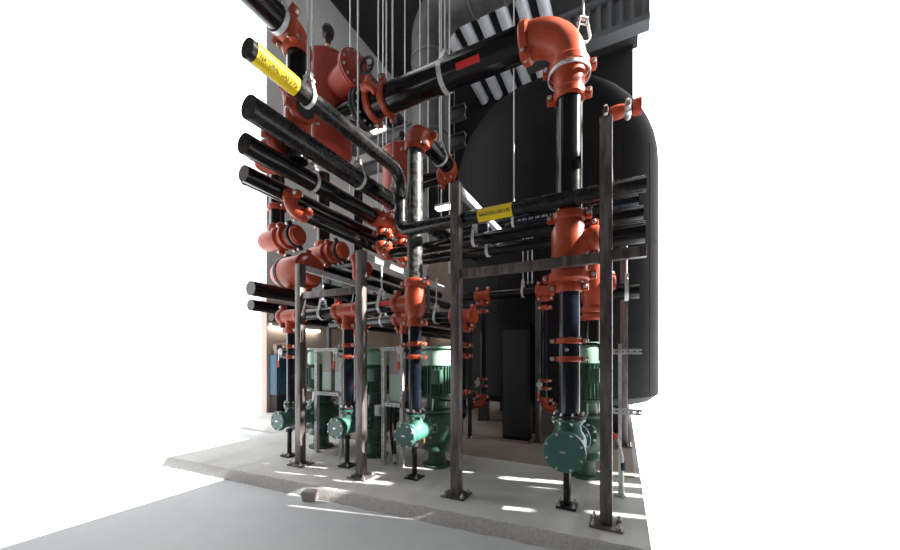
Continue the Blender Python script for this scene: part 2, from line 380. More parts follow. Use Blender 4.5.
# dark steel columns
def column(label, x, y, s, h, loc_m=STEEL, group=None):
    o = thing('steel_column', label, 'steel post', (x, y, 0), group)
    MB().bx(x-s/2, x+s/2, y-s/2, y+s/2, .02, h, .006).build('shaft', loc_m, o)
    k = MB().bx(x-s*1.1, x+s*1.1, y-s*1.1, y+s*1.1, 0, .02, .004).build('base_plate', STEEL, o)
    for i in (-1, 1):
        for j in (-1, 1): MB().cyl((x+i*s*.85, y+j*s*.85, .02), (x+i*s*.85, y+j*s*.85, .06), .01, n=8).hexb((x+i*s*.85, y+j*s*.85, .02), Z_, .02, .018).build('anchor_bolt', ZINC, k)
    return o
column('dark steel column standing right beside the black cabinet', -1.415, 6.55, .09, 2.7)
column('dark steel column at the far right behind the nearest post', .03, 6.95, .12, 3.95)
column('thin dark steel column behind the middle front post', -2.68, 6.25, .06, 2.7, DARKW)

# ------------------------------------------------------------------ welded post frames
def post(o, x, y, h, s=.108):
    k = MB().bx(x-s/2, x+s/2, y-s/2, y+s/2, .022, h-.008, .008).build('post', STEEL, o)
    MB().bx(x-s/2-.004, x+s/2+.004, y-s/2-.004, y+s/2+.004, h-.008, h, .002).build('cap', STEEL, k)
    MB().bx(x-.145, x+.145, y-.125, y+.125, .002, .022, .004).build('base_plate', STEEL, k)
    for i in (-1, 1):
        for j in (-1, 1):
            p = V((x+i*.11, y+j*.09, .022)); MB().cyl(p, p+Z_*.05, .011, n=8).hexb(p, Z_, .023, .022).build('anchor_bolt', ZINC, k)
    return k
def channel(o, p, q, name='beam', m=STEEL, w=.07, h=.085, face=-1):
    """open strut channel: web, two flanges"""
    p, q = V(p), V(q); d = (q-p).normalized(); s = d.cross(Z_).normalized(); L = (q-p).length; c = (p+q)/2
    mb = MB().box(c+Z_*(h/2-.004), (L, w, .008), (d, s, Z_)).box(c-Z_*(h/2-.004), (L, w, .008), (d, s, Z_)).box(c-s*(w/2-.004)*face, (L, .008, h-.016), (d, s, Z_))
    return mb.build(name, m, o)
f1 = thing('steel_frame', 'tall mill steel pipe support frame nearest the camera, at the right', 'steel frame', (-.9, 3.6, 0))
post(f1, -.135, 3.6, 3.86); post(f1, -1.71, 3.6, 3.60)
MB().bx(-1.66, -.185, 3.57, 3.64, 2.50, 2.60, .006).build('crossbar', STEEL, f1)
MB().bx(-.085, .2, 3.57, 3.64, 2.51, 2.61, .006).build('crossbar', STEEL, f1)
channel(f1, (-1.71, 3.65, 3.555), (-1.71, 5.45, 3.56), m=GALV); channel(f1, (-.135, 3.65, 3.80), (-.135, 5.15, 3.80), m=STEEL)
f2 = thing('steel_frame', 'lower mill steel pipe support frame at left between the small pumps', 'steel frame', (-3.68, 3.6, 0))
post(f2, -3.10, 3.58, 3.01); post(f2, -4.28, 3.60, 2.98)
MB().bx(-4.23, -3.15, 3.57, 3.64, 2.46, 2.55, .006).build('crossbar', STEEL, f2)
channel(f2, (-3.10, 3.635, 2.955), (-3.10, 5.9, 2.92), m=GALV); channel(f2, (-4.28, 3.655, 2.935), (-4.28, 5.5, 2.90), m=GALV)

# ------------------------------------------------------------------ suction diffusers, their stands, pumps
def diffuser(label, x, zc, R, ztop, rp, y0=3.50):
    o = thing('suction_diffuser', label, 'suction diffuser', (x, 3.86, zc), 'suction diffusers in front of the pumps')
    rb = R*.84
    MB().lathe((x, y0+.03, zc), Y_, [(0, R*.98), (.012, R), (.035, R), (.04, rb*1.0), (.12, rb), (.5, rb*.98), (.62, rb*.82), (.66, rb*.72)], 44).build('body', TEAL, o)
    cv = MB().lathe((x, y0, zc), Y_, [(0, R*.965), (.008, R), (.028, R)], 48).build('cover', TEAL, o)
    for i in range(8):
        a = 2*PI*(i+.5)/8; p = V((x+math.cos(a)*R*.88, y0, zc+math.sin(a)*R*.88))
        MB().hexb(p, -Y_, .014, .012).cyl(p, p-Y_*.02, .008, n=8).build('bolt', ZINC, cv)
    MB().box((x-.01, y0-.002, zc), (.055, .004, .022), bev=.001).build('nameplate', ZINC, o)
    # flared neck up to the top flange
    MB().lathe((x, 3.86, zc+rb*.55), Z_, [(0, rb*1.02), ((ztop-.045-zc-rb*.55)*.45, rp*1.28), (ztop-.03-zc-rb*.55, rp*1.16)], 36).build('neck', TEAL, o)
    flange(o, (x, 3.86, ztop-.018), Z_, rp*1.62, .03)
    flange(o, (x, 3.86+.34, zc), Y_, R*.98, .04)
    # drain nipple
    MB().cyl((x+R*.55, 3.95, zc-rb*.7), (x+R*.55, 3.95, zc-rb*1.25), .016, n=10).build('drain_plug', BRASS, o)
    return o
def stand(label, x, y, ztop, big=1):
    o = thing('pipe_stand', label, 'pipe stand', (x, y, 0), 'stands under the suction diffusers')
    MB().cyl((x, y, .03), (x, y, ztop), .034*big, n=20).build('leg', BLACK, o)
    MB().cyl((x, y, ztop-.05), (x, y, ztop), .05*big, n=20).build('saddle', BLACKM, o)
    k = MB().bx(x-.1, x+.1, y-.1, y+.1, .002, .024, .004).build('base_plate', BLACKM, o)
    for i in (-1, 1):
        for j in (-1, 1): MB().cyl((x+i*.075, y+j*.075, .02), (x+i*.075, y+j*.075, .07), .009, n=8).hexb((x+i*.075, y+j*.075, .024), Z_, .018, .018).build('anchor_bolt', ZINC, k)
    return o
def pump(label, x, y, zc, r=.22, ztop=1.76):
    o = thing('inline_pump', label, 'pump', (x, y, 0), 'green vertical inline pumps')
    MB().lathe((x, y, zc-.38), Z_, [(0, r*.7), (.03, r*.95), (.06, r*.95), (.12, r*.8), (.2, r*1.15), (.32, r*1.3), (.44, r*1.3), (.54, r*1.05), (.58, r*.9)], 40).build('casing', GREEN, o)
    k = MB()
    k.cyl((x, y-.25, zc), (x, y, zc), .10, .16).cyl((x, y, zc), (x, y+.45, zc), .16, .10); k.build('volute', GREEN, o)
    flange(o, (x, y-.255, zc), Y_, .17, .04, GREEN); flange(o, (x, y+.42, zc), Y_, .19, .04, GREEN)
    MB().lathe((x, y, .0), Z_, [(0, r*.95), (.03, r*.95), (.04, r*.62), (zc-.36, r*.55)], 32).build('pedestal', GREEN, o)
    z1 = zc+.2
    fr = MB().lathe((x, y, z1), Z_, [(0, r*1.12), (.035, r*1.12), (.04, r*.72), (.2, r*.66), (.205, r*1.05), (.24, r*1.05)], 36).build('lantern', GREEN, o)
    z2 = z1+.24; zm = ztop-.28
    mo = MB().lathe((x, y, z2), Z_, [(0, r*.92), (zm-z2, r*.92)], 40)
    for i in range(26):
        a = 2*PI*i/26; d = V((math.cos(a), math.sin(a), 0))
        mo.box(V((x, y, (z2+zm)/2))+d*(r*.95), (r*.14, .008, zm-z2-.04), (d, d.cross(Z_), Z_))
    mt = mo.build('motor', GREEN, o)
    MB().lathe((x, y, zm), Z_, [(0, r*1.02), (.16, r*1.02), (.2, r*.98), (.23, r*.78), (.235, r*.72)], 40).build('fan_cowl', GREEN_LIT, o)
    MB().lathe((x, y, ztop-.035), Z_, [(0, r*1.04), (.03, r*1.04)], 40).cyl((x, y, ztop-.06), (x, y, ztop-.034), r*.6).build('rain_cap', GREEN_LIT, o)
    tb = MB().box((x+r*.55, y-r*1.02, zm-.16), (.14, .09, .2), bev=.012).build('terminal_box', GREEN, o)
    MB().box((x-r*.75, y-r*.8, zm-.22), (.03, .03, .3), bev=.006).build('lifting_lug', GREEN, o)
    MB().cyl((x+r*.2, y-r*1.0, z1+.03), (x+r*.2, y-r*.85, z1+.22), .011, n=10).build('vent_tube', ZINC, o)
    return o
BIGX, M1, M2, M3 = -.506, -2.44, -3.59, -4.80
diffuser('large teal suction diffuser with round cover at the front right', BIGX-.01, .655, .205, .955, .108, 3.56)
diffuser('teal suction diffuser between the middle front post and the perforated strut stand', M1, .61, .150, .86, .083, 3.60)
diffuser('teal suction diffuser just left of the left frame\'s right post', M2, .60, .150, .84, .078, 3.60)
diffuser('teal suction diffuser half hidden behind the leftmost post', M3, .60, .150, .83, .068, 3.60)
stand('black pipe stand under the large front teal diffuser', BIGX-.02, 3.86, .5, 1.15)
stand('black pipe stand under the teal diffuser left of the middle post', M1-.02, 3.88, .47)
stand('black pipe stand under the teal diffuser left of the frame\'s right post', M2-.02, 3.86, .45)
stand('black pipe stand under the leftmost teal diffuser', M3-.02, 3.84, .44)
pump('green vertical pump behind the large right riser', BIGX+.06, 5.0, .60, .22, 1.80)
pump('green vertical pump with pale cowl just left of the middle front post', M1-.02, 4.5, .60)
pump('green vertical pump behind the left frame\'s right post', M2-.02, 4.5, .60)
pump('green vertical pump behind the leftmost strut stand', M3-.02, 4.5, .60)

# ------------------------------------------------------------------ risers in front of the pumps
def riser(label, x, z0, z1, r, y=3.86, m=NAVY):
    o = thing('pipe_riser', label, 'pipe', (x, y, z0), 'pump risers')
    MB().cyl((x, y, z0), (x, y, z1), r, n=32).build('pipe', m, o)
    flange(o, (x, y, z0+.017), Z_, r*1.62, .03, BLACKM, 8)
    return o
def butterfly(label, x, r, zc=1.685, handle=-1, y=3.86, dz=.085, ears=X_, grip=REDH, off=.1, fwd=.07):
    o = thing('butterfly_valve', label, 'valve', (x, y, zc), 'orange clamped butterfly valves on the risers')
    MB().cyl((x, y, zc-dz-.03), (x, y, zc+dz+.03), r*1.03, n=32).build('body', NAVY, o)
    for s in (-1, 1): coupling(o, (x, y, zc+s*dz), Z_, r, ears, w=.06)
    if handle:
        hx = x+handle*(r+off); hy = y-fwd
        MB().cyl((x+handle*r, y, zc), (hx, hy, zc), .02, n=12).build('stem', BLACKM, o)
        g = MB().lathe((hx, hy-.012, zc), Y_, [(0, .05), (.006, .055), (.02, .055), (.024, .05)], 18).box((hx-.02*handle, hy, zc-.05), (.03, .02, .09)).build('notch_plate', GALV, o)
        lv = MB().box((hx+handle*.015, hy-.02, zc-.1), (.018, .014, .12)).build('lever', ZINC, o)
        MB().box((hx+handle*.015, hy-.02, zc-.2), (.032, .026, .11), bev=.008).build('grip', grip, lv)
    return o
def tee(label, c, run, r, br, L1, L2, LB, rb=None, ears=(None, None, None), swell=1.12, ends=(1, 1, 1), m=ORANGE, name='pipe_tee', rr=(None, None)):
    c, run, br = V(c), V(run).normalized(), V(br).normalized(); rb = rb or r
    o = thing(name, label, 'pipe fitting', c)
    nn = run.cross(br)
    R0, R1 = rr[0] or r, rr[1] or r
    mb = MB().lathe(c-run*L1, run, [(0, R0*1.04), (L1*.25, R0*1.08), (L1*.55, r*swell), (L1+L2*.45, r*swell), (L1+L2*.75, R1*1.08), (L1+L2, R1*1.04)], 36)
    mb.lathe(c, br, [(0, rb*swell*.98), (LB*.6, rb*1.1), (LB, rb*1.04)], 32)
    mb.build('body', m, o)
    if ends[0]: coupling(o, c-run*(L1+.01), run, R0, ears[0] or nn, m)
    if ends[1]: coupling(o, c+run*(L2+.01), run, R1, ears[1] or nn, m)
    if ends[2]: coupling(o, c+br*(LB+.01), br, rb, ears[2] or nn, m)
    return o
# big right-hand riser
RB = .108
riser('thick blue black riser between large teal diffuser and lower orange valve clamps', BIGX, .958, 1.56, RB)
butterfly('butterfly valve with two orange clamps on the large right riser', BIGX, RB, 1.675, handle=0, dz=.095)
o = thing('drain_plug', 'small plug on the valve body between the big riser\'s orange clamps', 'plug', (BIGX, 3.72, 1.675))
MB().cyl((BIGX, 3.74, 1.675), (BIGX, 3.70, 1.675), .016).hexb((BIGX, 3.705, 1.675), -Y_, .02, .016).build('plug', ZINC, o)
o = thing('valve_lever', 'bent grey valve lever beside the big riser\'s orange clamps', 'valve', (BIGX+.2, 3.9, 1.7))
MB().tube(bend((BIGX+.12, 3.95, 1.74), (BIGX+.30, 3.95, 1.74), (BIGX+.30, 3.95, 1.56), .05), .014, 10).build('lever', BLACKM, o)
pipe('riser_pipe', 'black pipe piece between orange clamps and the big orange tee', [(BIGX, 3.86, 1.81), (BIGX, 3.86, 2.34)], RB, NAVY, group='pump risers')
tee('big orange tee valve body on the large right riser', (BIGX, 3.86, 2.82), Z_, .17, X_, .36, .26, .24, .11, (X_, X_, Z_), 1.06, name='pipe_tee', rr=(.17, .133))
o = thing('pipe_reducer', 'orange reducer under the big tee on the large right riser', 'pipe fitting', (BIGX, 3.86, 2.38))
MB().lathe((BIGX, 3.86, 2.34), Z_, [(0, RB*1.05), (.03, RB*1.05), (.09, .175), (.11, .175)], 34).build('body', ORANGE, o)
coupling(o, (BIGX, 3.86, 2.335), Z_, RB, X_)
pipe('riser_pipe', 'tall glossy black riser below the topmost orange elbow', [(BIGX, 3.86, 3.10), (BIGX, 3.86, 4.38)], .133, BLACK, group='pump risers', n=40)
o = thing('pipe_reducer', 'orange reducer directly under the topmost large elbow', 'pipe fitting', (BIGX, 3.86, 4.38))
MB().lathe((BIGX, 3.86, 4.37), Z_, [(0, .14), (.05, .141), (.16, .16), (.30, .178)], 34).build('body', ORANGE, o)
coupling(o, (BIGX, 3.86, 4.375), Z_, .133, V((1, .15, 0)))
RP = .178
el = elbow('topmost and largest orange elbow joining the riser to the high pipe', (BIGX, 3.86, 5.13), -X_, -Z_, .168, .41, (V((0, .5, 1)), V((1, .2, 0))))
MB().lathe((BIGX, 3.86, 4.575), Z_, [(0, RP*1.16), (.035, RP*1.16), (.035, RP*1.23), (0, RP*1.23)], 36, True).build('gasket_ring', GALV, el)
big = pipe('header_pipe', 'fattest black pipe running high from topmost elbow to red tank', [(BIGX-.43, 3.86, 5.14), (-3.20, 3.86, 5.14)], RP, BLACK, n=48)
wrap_label('small red label on the fat high black pipe', (-1.62, 3.86, 5.14), X_, V((0, -.86, -.5)), RP, .30, .07, '', arrow=False, base=REDL)
# worn white stencilling along the high pipe
mb = MB()
xx = -3.0
while xx < -1.05:
    w = random.choice((.03, .05, .07, .1)); a = .62
    for k in range(max(1, int(w/.022))):
        if random.random() < .75:
            d = V((0, -math.cos(a), math.sin(a))); t = V((0, math.sin(a), math.cos(a)))
            c = V((xx+k*.022, 3.86, 5.14))+d*(RP+.0015); mb.box(c, (.010+.006*random.random(), .03, .001), (X_, t, d))
    xx += w+random.choice((.02, .05, .12))
mb.build('stencil', WINK, big)
hanger('clevis hanger carrying the fat high black pipe', (-1.995, 3.86, 5.14), X_, RP, 12.8, wide=.06)
hanger('bracket hanger behind the topmost orange elbow', (BIGX+.12, 4.12, 5.2), V((.6, -.8, 0)), .07, 12.8, wide=.04)
# second riser (left of the middle post)
riser('black riser standing on the teal diffuser left of the middle post', M1, .86, 1.58, .083)
butterfly('orange clamped valve with red grip on the riser left of middle post', M1, .083)
pipe('riser_pipe', 'short black pipe piece above orange clamps left of the middle post', [(M1, 3.86, 1.79), (M1, 3.86, 2.0)], .083, NAVY, group='pump risers')
tee('orange tee check valve on the tall riser left of the middle post', (M1, 3.86, 2.32), Z_, .128, V((-1, 0, -.02)), .26, .24, .27, .10, (X_, X_, Z_), 1.08, rr=(.085, .118))
pipe('riser_pipe', 'tall sunlit black riser rising to the middle orange elbow', [(M1, 3.86, 2.57), (M1, 3.86, 4.40)], .102, DUSTY_LIT, group='pump risers', n=36)
elbow('orange elbow on top of the tall sunlit riser', (M1, 3.86, 4.60), Y_, -Z_, .114, .19, (X_, X_))
pipe('branch_pipe', 'short black pipe running back from the orange elbow over middle post', [(M1, 4.10, 4.58), (M1, 4.86, 4.58)], .108)
hanger('galvanised hanger on the short pipe behind the middle orange elbow', (M1, 4.55, 4.58), Y_, .108, 12.8)
elbow('orange elbow above the middle post turning towards the rear red tank', (M1, 5.05, 4.58), -Y_, -X_, .108, .17)
pipe('branch_pipe', 'short black pipe between elbow and the smaller red tank', [(M1-.2, 5.05, 4.58), (-3.2, 5.05, 4.58)], .108)
# third and fourth
riser('black riser standing on the teal diffuser beside left frame\'s right post', M2, .84, 1.58, .078)
butterfly('orange clamped valve with red grip beside the left frame\'s right post', M2, .078)
pipe('riser_pipe', 'short black pipe piece above the orange clamps inside the left frame', [(M2, 3.86, 1.79), (M2, 3.86, 2.02)], .078, NAVY, group='pump risers')
tee('orange header tee in the middle of the left frame', (M2, 3.86, 2.28), X_, .1, -Z_, .19, .19, .22, .082, (Z_, Z_, X_))
riser('black riser on the leftmost teal diffuser', M3, .83, 1.58, .068)
butterfly('orange clamped valve with red grip left of the leftmost post', M3, .068)
pipe('riser_pipe', 'short black pipe piece above the leftmost orange clamps', [(M3, 3.86, 1.79), (M3, 3.86, 2.02)], .068, NAVY, group='pump risers')
tee('orange header tee left of the leftmost post', (M3, 3.86, 2.26), X_, .1, -Z_, .19, .19, .22, .082, (Z_, Z_, X_))
h = pipe('header_pipe', 'black header between the two left orange tees', [(M3+.22, 3.86, 2.265), (M2-.2, 3.86, 2.275)], .088)
h = pipe('header_pipe', 'black header with red label between frame tee and tall riser valve', [(M2+.22, 3.86, 2.285), (M1-.27, 3.86, 2.31)], .088)
wrap_label('small red label on the header beside the tall riser\'s orange valve', (-2.86, 3.86, 2.31), X_, V((0, -.97, .2)), .088, .22, .07, '', arrow=False, base=REDL)
hanger('clevis hanger on the header inside the left frame, near its left post', (-4.1, 3.86, 2.27), X_, .09, 2.86)
hanger('clevis hanger on the header just right of the left frame', (-2.98, 3.86, 2.305), X_, .09, 2.88)
# discharge row behind the pumps
for x, yd, lab in ((M1, 5.4, 'just right of the middle front post'), (M2, 5.35, 'behind the tall sunlit riser'), (M3, 5.45, 'behind the left frame\'s riser')):
    o = thing('discharge_riser', 'rear discharge riser '+lab, 'pipe', (x, yd, .6), 'rear discharge risers')
    MB().tube(bend((x, yd-.25, .6), (x, yd, .6), (x, yd, 2.03), .2), .09, 22).build('pipe', NAVY, o)
    for z in (1.0, 1.62, 1.8): coupling(o, (x, yd, z), Z_, .092, X_)
    tee('rear orange header tee '+lab, (x, yd, 2.3), X_, .11, -Z_, .17, .17, .22, .095, (Z_, Z_, X_))
pipe('header_pipe', 'rear black header between the two left rear tees', [(M3+.18, 5.45, 2.3), (M2-.18, 5.36, 2.3)], .1)
pipe('header_pipe', 'rear black header between rear tees left of the middle post', [(M2+.18, 5.36, 2.3), (M1-.18, 5.4, 2.3)], .1)
pipe('header_pipe', 'rear black header end stub at far left', [(M3-.75, 5.47, 2.3), (M3-.18, 5.45, 2.3)], .1)
hanger('galvanised hanger on the rear header left of middle post', (-2.95, 5.38, 2.3), X_, .1, 3.0)
hanger('galvanised hanger on the rear header inside the left frame', (-4.15, 5.41, 2.3), X_, .1, 2.85)
o = thing('discharge_riser', 'rear discharge riser with stacked orange valve behind the large right riser', 'pipe', (-.40, 5.6, .6), 'rear discharge risers')
MB().tube(bend((-.44, 5.42, .6), (-.40, 5.62, .6), (-.40, 5.62, 2.33), .12), .10, 24).build('pipe', BLACK, o)
for z in (1.0, 1.55, 2.2): coupling(o, (-.40, 5.62, z), Z_, .102 if z < 2 else .125, X_)
tee('orange check valve stacked on the rear discharge riser at right', (-.40, 5.62, 2.65), Z_, .155, X_, .33, .38, .26, .12, (X_, X_, Z_), 1.05, rr=(.125, .15))
pipe('riser_pipe', 'black pipe rising behind the big orange tee', [(-.40, 5.62, 3.02), (-.40, 5.62, 3.5)], .12)
elbow('orange elbow high behind the big orange tee', (-.40, 5.62, 3.62), -Z_, X_, .115, .16)
pipe('header_pipe', 'black pipe at the right edge behind the nearest post, with white hanger', [(-.12, 5.62, 2.55), (.22, 5.62, 2.55)], .12)
hanger('white hanger on the low right pipe behind the nearest post', (.06, 5.62, 2.55), X_, .12, 3.5)
pipe('header_pipe', 'black pipe leaving the big orange tee behind the nearest post', [(BIGX+.26, 3.86, 2.82), (.2, 3.86, 2.82)], .11)

# ------------------------------------------------------------------ gas line
GX, GY, GR = -2.55, 3.69, .076
pts = [(GX, 1.66, 3.95)]+bend((GX, 1.66, 3.95), (GX, GY, 3.98), (GX, GY, 3.6), .2)[1:-1]+bend((GX, GY, 3.6), (GX, GY, 3.22), (.2, GY, 3.215), .13)[1:]
pipe('gas_pipe', 'black natural gas pipe that drops and then runs past the front posts', pts, GR, SCUFF, n=32)
wrap_label('yellow gas label on the sloping pipe at the upper left', (GX, 1.89, 3.953), Y_, V((.84, 0, -.54)), GR, .38, .185, 'NATURAL GAS 5 PSI', size=.05, arrow=False)
wrap_label('yellow gas label beside the middle post', (-1.265, GY, 3.218), X_, V((0, -.93, -.36)), GR, .40, .165, 'NATURAL GAS 5 PSI', size=.05)
hanger('clevis hanger beside the upper left yellow label', (GX, 2.23, 3.956), Y_, GR, 12.8, wide=.035)
# ------------------------------------------------------------------ left bundle of pipes running away from the camera
pipe('header_pipe', 'thick shiny black pipe just under the upper left gas pipe', [(-2.9, 1.9, 3.77), (-2.9, 6.98, 3.81)], .105, SCUFF, n=36)
hanger('clevis hanger on the thick pipe below the sloping gas pipe', (-2.9, 3.286, 3.78), Y_, .105, 12.8, wide=.04)
hanger('clevis hanger on the thick pipe close to the gas pipe\'s bend', (-2.9, 4.0, 3.785), Y_, .105, 12.8, wide=.04)
pipe('header_pipe', 'black pipe ending in the sunlit orange tees', [(-3.2, 2.05, 3.62), (-3.2, 3.95, 3.62)], .10)
hanger('galvanised hanger on the pipe that ends in sunlit orange tees', (-3.2, 2.86, 3.62), Y_, .10, 12.8, wide=.04)
pipe('header_pipe', 'dark pipe lowest in the left bundle, nearest the gas drop', [(-3.52, 2.25, 3.51), (-3.52, 5.4, 3.5)], .085)
pipe('header_pipe', 'dark pipe in the left bundle furthest from the gas drop', [(-3.86, 2.5, 3.68), (-3.86, 6.2, 3.68)], .11)
hanger('rear hanger on the bundle pipe furthest from the gas drop', (-3.86, 4.9, 3.68), Y_, .11, 12.8, wide=.04)
tee('sunlit orange tee at the end of the bundle pipe', (-3.2, 4.15, 3.62), Y_, .105, -Z_, .17, .17, .16, .075, (X_, Z_, X_))
tee('second sunlit orange tee closer to the gas drop', (-3.2, 4.65, 3.62), Y_, .105, -Z_, .17, .12, .16, .075, (Z_, X_, X_), ends=(0, 1, 1))
for y, lab in ((4.15, 'under the first sunlit tee'), (4.65, 'under the second sunlit tee')):
    elbow('small orange elbow '+lab, (-3.2, y, 3.12), Z_, X_, .078, .09, (X_, Y_))
    pipe('drop_pipe', 'short sunlit drop pipe '+lab, [(-3.2, y, 3.45), (-3.2, y, 3.21)], .072)
pipe('header_pipe', 'black pipe below the gas run, hung in front of the tank', [(-3.08, 4.15, 3.12), (.2, 4.15, 3.12)], .075)
pipe('header_pipe', 'lower black pipe behind and below the gas run', [(-3.08, 4.65, 3.12), (.2, 4.65, 3.12)], .075)
hanger('hanger strap under the yellow gas label', (-1.71, 4.15, 3.12), X_, .075, 3.52, wide=.04)
hanger('lower hanger strap right of the yellow label\'s left end', (-1.71, 4.65, 3.12), X_, .075, 3.52, wide=.04)
b0 = pipe('header_pipe', 'blue black stencilled pipe right behind the gas run', [(-2.6, 5.3, 3.72), (.2, 5.3, 3.72)], .085, NAVY)
mb = MB()
for s in range(46):
    if random.random() < .7: mb.box((-1.45+s*.024, 5.3-.0865, 3.70), (.014, .001, .03))
mb.build('stencil', WINK, b0)
hanger('thin hanger rod in front of the tank', (-1.52, 5.3, 3.72), X_, .085, 12.8, wide=.04)
# small pipe with elbow under the bundle
elbow('small orange elbow under the left bundle', (-3.42, 2.74, 3.30), Y_, Z_, .07, .11, (X_, X_))
pipe('branch_pipe', 'small black pipe running back from the small left elbow', [(-3.42, 2.88, 3.30), (-3.42, 4.9, 3.27)], .066)
# ------------------------------------------------------------------ red separator tanks
def sep_tank(label, x, y, r, z0, z1, vent=.3, k=1):
    o = thing('air_separator', label, 'tank', (x, y, z0))
    hd = r*.42; prof = []
    for i in range(8):
        a = PI/2*i/8; prof.append((hd*(1-math.cos(a)), r*math.sin(a)+.002))
    prof += [(hd, r), (z1-z0-hd, r)]
    for i in range(1, 9):
        a = PI/2*i/8; prof.append((z1-z0-hd+hd*math.sin(a), r*math.cos(a)+.002))
    MB().lathe((x, y, z0), Z_, prof, 56).build('shell', RED, o)
    for z in (z0+hd, z1-hd): MB().lathe((x, y, z-.012), Z_, [(0, r), (.004, r+.006), (.02, r+.006), (.024, r)], 56, True).build('weld_seam', RED, o)
    v = MB().cyl((x, y, z1-.02), (x, y, z1+vent*.5), .03, n=14).build('vent_stem', BRASS, o)
    MB().lathe((x, y, z1+vent*.5), Z_, [(0, .035*k), (.06*k, .05*k), (.1*k, .04*k), (.12*k, .085*k), (.2*k, .1*k), (.26*k, .07*k), (.28*k, .02*k)], 24).build('air_vent', BLACKM, o)
    return o
t1 = sep_tank('large red vertical separator tank at the upper left', -4.0, 3.86, .35, 4.55, 6.14, .42)
MB().cyl((-3.7, 3.86, 5.14), (-3.22, 3.86, 5.14), RP*.98).build('nozzle', BLACK, t1)
flange(t1, (-3.27, 3.86, 5.14), X_, .27, .05, BLACKM, 12); flange(t1, (-3.33, 3.86, 5.14), X_, .27, .05, BLACKM, 12)
d = V((.955, -.296, 0)); c = V((-3.92, 3.86, 5.54))
MB().cyl(c+d*.2, c+d*.66, .19).build('manway_neck', RED, t1)
flange(t1, c+d*.66, d, .25, .035, RED, 12); flange(t1, c+d*.70, d, .25, .035, RED, 12, 'manway_cover')
o = thing('gate_valve', 'small orange valve with black handwheel on the red tank', 'valve', c+d*.84+V((.1, 0, -.33)))
c2 = c+d*.84+V((.1, 0, -.33))
MB().tube([c2-d*.1, c2, c2+V((.06, .02, -.03)), c2+V((.1, .06, -.09))], .06, 16).lathe(c2, Z_, [(0, .07), (.1, .04)], 16).build('body', ORANGE, o)
MB().cyl(c2, c2+Z_*.26, .012, n=8).build('stem', ZINC, o)
hw = MB().tube([c2+Z_*.25+V((math.cos(a)*.1, -.02, math.sin(a)*.1)) for a in [2*PI*i/24 for i in range(24)]], .018, 8, closed=True)
for k in range(3): hw.cyl(c2+Z_*.25, c2+Z_*.25+V((math.cos(k*2.1)*.085, 0, math.sin(k*2.1)*.085)), .009, n=6)
hw.build('handwheel', BLACKM, o)
o = thing('pipe_coupling', 'double orange coupling where the fat high pipe meets the red tank', 'pipe fitting', (-3.06, 3.86, 5.14))
coupling(o, (-3.12, 3.86, 5.14), X_, RP, V((0, -.5, .85)), w=.1); coupling(o, (-2.88, 3.86, 5.14), X_, RP, V((0, -.5, .85)), w=.1)
t2 = sep_tank('smaller red separator tank behind the gas pipe\'s bend', -3.47, 5.05, .33, 4.15, 5.30, .2, .6)
MB().cyl((-3.2, 5.05, 4.58), (-3.05, 5.05, 4.58), .11).build('nozzle', BLACK, t2); flange(t2, (-3.1, 5.05, 4.58), X_, .17, .04, BLACKM, 8)
# big elbow and valve at the very top left
pipe('header_pipe', 'fat black pipe entering at the top left corner', [(-3.2, 1.95, 5.12), (-3.2, 2.52, 5.12)], .128, n=36)
hanger('strap hanger round the fat top left pipe', (-3.2, 2.42, 5.12), Y_, .128, 12.8, wide=.05)
elbow('orange elbow at the top left corner', (-3.2, 2.65, 5.12), -Y_, -Z_, .125, .10, (V((.8, 0, .6)), V((.6, -.8, 0))))
pipe('drop_pipe', 'black pipe dropping from the top left elbow', [(-3.2, 2.65, 5.0), (-3.2, 2.65, 4.5)], .11)
o = tee('orange valve behind the yellow label at the upper left', (-3.2, 2.65, 4.25), Z_, .12, V((1, -.25, 0)), .22, .2, .12, .11, (Y_, Y_, None))
d = V((.97, -.243, 0)); MB().cyl(V((-3.2, 2.65, 4.25))+d*.15, V((-3.2, 2.65, 4.25))+d*.185, .1).build('blank_cap', BLACKM, o)
pipe('drop_pipe', 'black pipe dropping below the orange valve at upper left', [(-3.2, 2.65, 4.02), (-3.2, 2.65, 3.75)], .11)
elbow('orange elbow behind the thick upper left pipe', (-3.55, 2.55, 3.95), X_, -Z_, .11, .14)
# ------------------------------------------------------------------ strainers behind the left frame
def strainer(label, x, y, z, r=.15, L=.5, up=1.6):
    o = thing('strainer', label, 'strainer', (x, y, z), 'orange strainers behind the left frame')
    MB().lathe((x-.35, y, z), X_, [(0, r*.9), (.1, r*1.15), (.4, r*1.2), (L+.2, r), (L+.35, r)], 32).build('body', ORANGE, o)
    k = MB().lathe((x+L, y, z), X_, [(0, r*1.1), (.03, r*1.1), (.035, r*.98), (.06, r*.92), (.065, r*.3)], 32).build('end_cap', ORANGE, o)
    coupling(o, (x+L-.06, y, z), X_, r, V((0, -.5, .8)), BLACKM, .06); coupling(o, (x+.1, y, z), X_, r*1.12, Z_, ORANGE); coupling(o, (x+.27, y, z), X_, r*1.08, V((0, -.7, .7)), ORANGE, .06)
    coupling(o, (x, y, z+r*1.3), Z_, r*.8, X_, RED)
    MB().cyl((x, y, z), (x, y, z+up), r*.8, n=26).build('pipe', BLACK, o)
    coupling(o, (x, y, z+.55), Z_, r*.8, X_, RED)
    return o
strainer('orange strainer with round end cap at the far left', -5.42, 4.07, 3.66)
strainer('second orange strainer further back, with round end cap', -5.35, 5.05, 3.66)
o = thing('strainer', 'large low orange strainer body above the leftmost post', 'strainer', (-5.3, 4.55, 3.1), 'orange strainers behind the left frame')
MB().lathe((-6.0, 4.55, 3.2), X_, [(0, .2), (.12, .26), (.3, .3), (.75, .3), (.95, .24), (1.0, .12)], 36).build('body', ORANGE, o)
